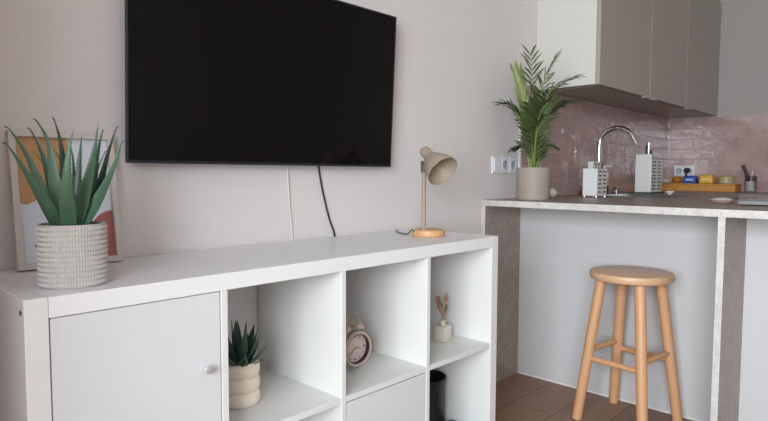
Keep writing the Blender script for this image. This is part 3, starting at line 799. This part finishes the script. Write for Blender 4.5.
# local -y of the plate looks into the room
S2.rotation_euler = (0, 0, -PI / 2)
socket_plate(S2, -.036, 's'); socket_plate(S2, .036, 's')
b = B(); lathe(b, [(.001, .044), (.012, .043), (.019, .034), (.021, .0145), (.001, .0145)], 24, (0, 0, 0), (0, -1, 0)); lathe(b, [(.001, .0), (.008, .002), (.007, .03), (.004, .05)], 12, (0, -.030, -.012), (0, -.1, -1))
pg = obj('plug', b, 'black_plastic', smooth=True, loc=(XR - .008, -.150, 1.018), rot=(0, 0, -PI / 2)); tag(pg, 'round black plug in the double socket on the right tiles', 'plug')

# ------------------------------------------------------------------ worktop clutter
def perforated(root, x0, x1, y0, y1, z0, z1, rows, cols):
    """rigid open caddy; front (-y) and right side carry slots"""
    t = .003
    b = B(); box(b, x0, x0 + t, y0, y1, z0, z1, .0008); box(b, x0 + t, x1, y1 - t, y1, z0, z1); box(b, x1 - t, x1, y0 + t, y1 - t, z0, z1); box(b, x0 + t, x1, y0, y1, z0, z0 + t)
    obj('body', b, 'plastic_white', root)
    b = B(); box(b, x0 + t + .0002, x1, y0, y0 + t, z0 + t, z1, .0006); pn = obj('slotted_front', b, 'perf', root)
    b = B()
    cw = (x1 - x0 - .012) / cols; rh = (z1 - z0 - .014) / rows
    for r in range(rows):
        for c in range(cols):
            xx = x0 + .008 + (c + .5) * cw; zz = z0 + .009 + (r + .5) * rh
            box(b, xx - cw * .30, xx + cw * .30, y0 - .0006, y0 + .001, zz - rh * .17, zz + rh * .17)
    obj('slots', b, 'dark_hole', pn)
CA = thing('utensil_holder', 'low white slotted caddy standing left of the tap', 'caddy', (2.593, -.250, WT))
perforated(CA, 0, .120, 0, .075, .008, .147, 6, 2)
for x, y in ((.008, .006), (.112, .006), (.008, .069), (.112, .069)):
    b = B(); tube(b, [(x, y, 0), (x, y, .009)], .003, 8); obj('foot', b, 'chrome', CA)
CB = thing('cutlery_caddy', 'tall white slotted cutlery caddy standing right of the sink', 'caddy', (3.388, -.235, WT))
perforated(CB, 0, .200, 0, .085, .010, .210, 9, 2)
b = B(); box(b, -.030, .215, -.012, .110, 0, .0095, .003); tag(obj('drip_mat', b, 'tray_dark', loc=(3.388, -.235, WT)), 'dark drip mat under the tall white caddy', 'mat')
b = B(); box(b, 0, .010, 0, .095, 0, .231, .004, seg=3); tag(obj('chopping_board', b, 'plastic_white', loc=(3.371, -.243, WT + .0097)), 'white plastic board standing on edge against the tall caddy', 'board')
for k, (x, y, l, mt, lab) in enumerate(((.030, .030, .300, 'chrome', 'steel cutlery handle leftmost in the tall white caddy'), (.060, .050, .285, 'black_handle', 'black cutlery handle in the middle of the tall white caddy'), (.095, .035, .255, 'black_handle', 'shorter black cutlery handle at right in the tall caddy'))):
    b = B(); tube(b, [(0, 0, 0), (.004, .002, l * .6), (.010 - k * .004, .004, l)], lambda t: .004 + .004 * t, 10); tag(obj('cutlery', b, mt, smooth=True, loc=(3.398 + x, -.235 + y, WT + .0135)), lab, 'cutlery', 'cutlery in the tall white caddy')
CC = thing('utensil_holder', 'tall white slotted holder standing behind the low caddy beside the tap', 'caddy', (2.885, -.098, WT))
perforated(CC, 0, .100, 0, .030, .0005, .190, 8, 2)
# bottle behind the first caddy
BT = thing('dish_soap_bottle', 'dish soap bottle with yellow label and white pump behind the low caddy', 'bottle', (3.135, -.055, WT))
b = B(); lathe(b, [(.001, 0), (.024, 0), (.026, .004), (.026, .050)], 24); obj('bottle_foot', b, 'bottle_dark', BT, smooth=True)
b = B(); lathe(b, [(.0262, .0505), (.0262, .098)], 24); obj('label', b, 'yellow', BT, smooth=True)
b = B(); lathe(b, [(.026, .0985), (.025, .118), (.014, .132), (.012, .136), (.012, .150), (.005, .152), (.005, .168), (.001, .169)], 24); tube(b, [(0, 0, .166), (0, -.030, .168), (0, -.038, .160)], .005, 8); obj('pump', b, 'plastic_white', BT, smooth=True)
# little things
KX, KY = 3.17, -.1175
b = B(); lathe(b, [(.001, 0.0031), (.012, 0.0031), (.012, .006), (.005, .008), (.005, .027), (.018, .030), (.021, .036), (.017, .044), (.001, .047)], 20, (KX, KY, 0)); obj('drain_knob', b, 'chrome', SK, smooth=True)
b = B(); lathe(b, [(.001, 0), (.010, 0), (.012, .008), (.022, .011), (.024, .014), (.024, .020), (.021, .022), (.001, .022)], 28); tag(obj('jar_cap', b, 'plastic_white', smooth=True, loc=(3.36, -.355, WT)), 'small white round cap lying in front of the tall caddy', 'cap')
b = B(); box(b, 0, .16, 0, .07, 0, .016, .005, seg=3)
for v in b.verts: v.co.z += .004 * math.sin(v.co.x * 50) * (v.co.z > .008)
tag(obj('dish_cloth', b, 'red_cloth', smooth=True, loc=(3.08, -.112 + .0, WT + .0001), rot=(0, 0, 0)), 'dark red folded cloth lying beside the tap base', 'cloth')
bpy.data.objects['dish_cloth'].location = (2.86, -.098, WT + .0035)
b = B(); lathe(b, [(.001, 0), (.010, .001), (.020, .008), (.0245, .020), (.0225, .034), (.014, .044), (.004, .050), (.001, .052)], 28); tag(obj('glass_ball', b, 'vase', smooth=True, loc=(2.43, -.090, WT)), 'small round pale bulb shaped jar just right of the palm pot', 'jar')
DS = thing('small_dish', 'shallow pale dish lying near the front edge of the worktop', 'dish', (2.39, -.865, WT))
b = B(); lathe(b, [(.001, 0), (.028, 0), (.040, .006), (.0515, .016), (.0500, .017), (.036, .0085), (.001, .006)], 32); obj('bowl', b, 'pinkish', DS, smooth=True)
b = B(); lathe(b, [(.001, .0065), (.034, .0085), (.043, .014), (.030, .021), (.015, .024), (.001, .025)], 28); obj('contents', b, 'teal_pale', DS, smooth=True)

HB = thing('hob', 'slim grey glass topped hob lying on the worktop at the right edge of the photo', 'hob', (2.262, -.950, WT))
b = B(); box(b, 0, .58, -.62, 0, .004, .020, .002); obj('housing', b, 'hob_side', HB)
b = B(); box(b, -.002, .582, -.622, .002, .0205, .025, .0015); obj('glass_top', b, 'hob_grey', HB)
for x, y in ((.13, -.16), (.39, -.16), (.13, -.45), (.39, -.45)):
    b = B(); lathe(b, [(.082, .0251), (.082, .0254), (.079, .0254), (.079, .0251)], 40, (x, y, 0), close=False); obj('cooking_zone', b, 'hob_side', HB)
for x, y in ((.03, -.03), (.49, -.03), (.03, -.59), (.49, -.59)):
    b = B(); lathe(b, [(.012, 0), (.012, .0045)], 12, (x, y, 0)); obj('foot', b, 'black_plastic', HB)

# long wooden box on the right with groceries on it
WX0, WX1 = 4.215, XR - .010
WB = thing('wooden_box', 'long honey coloured wooden box on the worktop against the right tiles', 'box', (0, 0, WT))
b = B(); box(b, WX0, WX1, -.502, -.020, .0005, .046, .003); obj('body', b, 'oak_box', WB)
b = B(); box(b, WX0 - .004, WX1, -.506, -.016, .0465, .055, .002); obj('lid', b, 'oak_box', WB)
ZB = WT + .0552
FRT = thing('ripe_fruit', 'orange brown fruit with a yellow leaf at the left end of the wooden box', 'fruit', (4.30, -.105, ZB)); FRT.scale = (.95, .95, .9)
b = B(); lathe(b, [(.001, .001), (.016, .001), (.028, .012), (.033, .028), (.030, .044), (.018, .056), (.006, .056), (.001, .053)], 28); obj('fruit_body', b, 'orange_skin', FRT, smooth=True)
b = B(); tube(b, [(0, 0, .052), (.004, -.006, .064)], .003, 8); obj('stalk', b, 'black_handle', FRT)
b = B(); blade(b, [(-.020, .010, .006), (-.040, .018, .012), (-.046, .034, .004)], lambda t: .026 * math.sin(PI * min(.97, .1 + t)) + .002, lambda t: .002, (-.6, -.3, .8), n=5); obj('leaf', b, 'leaf_small', FRT)
def wrapper(name, label, cat, y0, y1, hgt, mt, m2):
    t = thing(name, label, cat, (4.275, (y0 + y1) / 2, ZB))
    wy = (y1 - y0) / 2
    b = B(); box(b, -.030, .050, -wy, wy, 0, hgt, .010, seg=4)
    for v in b.verts:
        k = v.co.z / hgt
        v.co.y *= 1 - .16 * k; v.co.x *= 1 - .12 * k
    obj('packet', b, mt, t, smooth=True)
    b = B(); box(b, -.0312, -.0268, -wy * .55, wy * .55, hgt * .34, hgt * .60, .001)
    obj('printed_patch', b, m2, t)
wrapper('blue_packet', 'blue wrapped packet on the wooden box', 'packet', -.248, -.160, .056, 'blue', 'blue_light')
wrapper('yellow_packet', 'yellow wrapped packet on the wooden box beside the blue one', 'packet', -.358, -.262, .062, 'yellow', 'cream_stripe')
JR = thing('storage_tub', 'low pale green tub with an olive lid at the right end of the wooden box', 'tub', (4.300, -.425, ZB))
b = B(); lathe(b, [(.001, 0), (.042, 0), (.046, .004), (.047, .036), (.001, .036)], 36); obj('tub_body', b, 'jar_body', JR, smooth=True)
b = B(); lathe(b, [(.001, .0365), (.049, .0365), (.050, .040), (.048, .050), (.030, .054), (.001, .055)], 36); obj('lid', b, 'jar_lid', JR, smooth=True)
GL = thing('utensil_glass', 'clear glass with white label standing right of the wooden box', 'glass', (4.315, -.572, WT))
b = B(); lathe(b, [(.001, 0), (.032, 0), (.034, .003), (.038, .112), (.0365, .112), (.0325, .006), (.001, .006)], 32); obj('glass_body', b, 'glass_smoke', GL, smooth=True)
b = B()
vs = []
for k in range(13):
    a = math.radians(120 + k * 12)
    for z in (.006, .075): vs.append(b.verts.new((.0392 * math.cos(a), .0318 * math.sin(a), z)))
for k in range(12): b.faces.new((vs[2 * k], vs[2 * k + 2], vs[2 * k + 3], vs[2 * k + 1]))
g = bmesh.ops.solidify(b, geom=b.faces[:], thickness=.0012)
obj('white_label', b, 'plastic_white', GL)
b = B(); tube(b, [(.004, -.010, .008), (-.002, .022, .115), (-.006, .048, .185)], [.004, .009, .011], 12); tag(obj('knife', b, 'black_handle', smooth=True, loc=(4.315, -.572, WT)), 'black handled utensil leaning left in the glass', 'utensil', 'utensils in the glass')
b = B(); tube(b, [(-.002, .006, .008), (-.006, -.004, .10), (-.006, -.010, .145)], [.003, .007, .009], 12); tag(obj('brush', b, 'lilac', smooth=True, loc=(4.315, -.572, WT)), 'short pale lilac handled utensil upright in the glass', 'utensil', 'utensils in the glass')
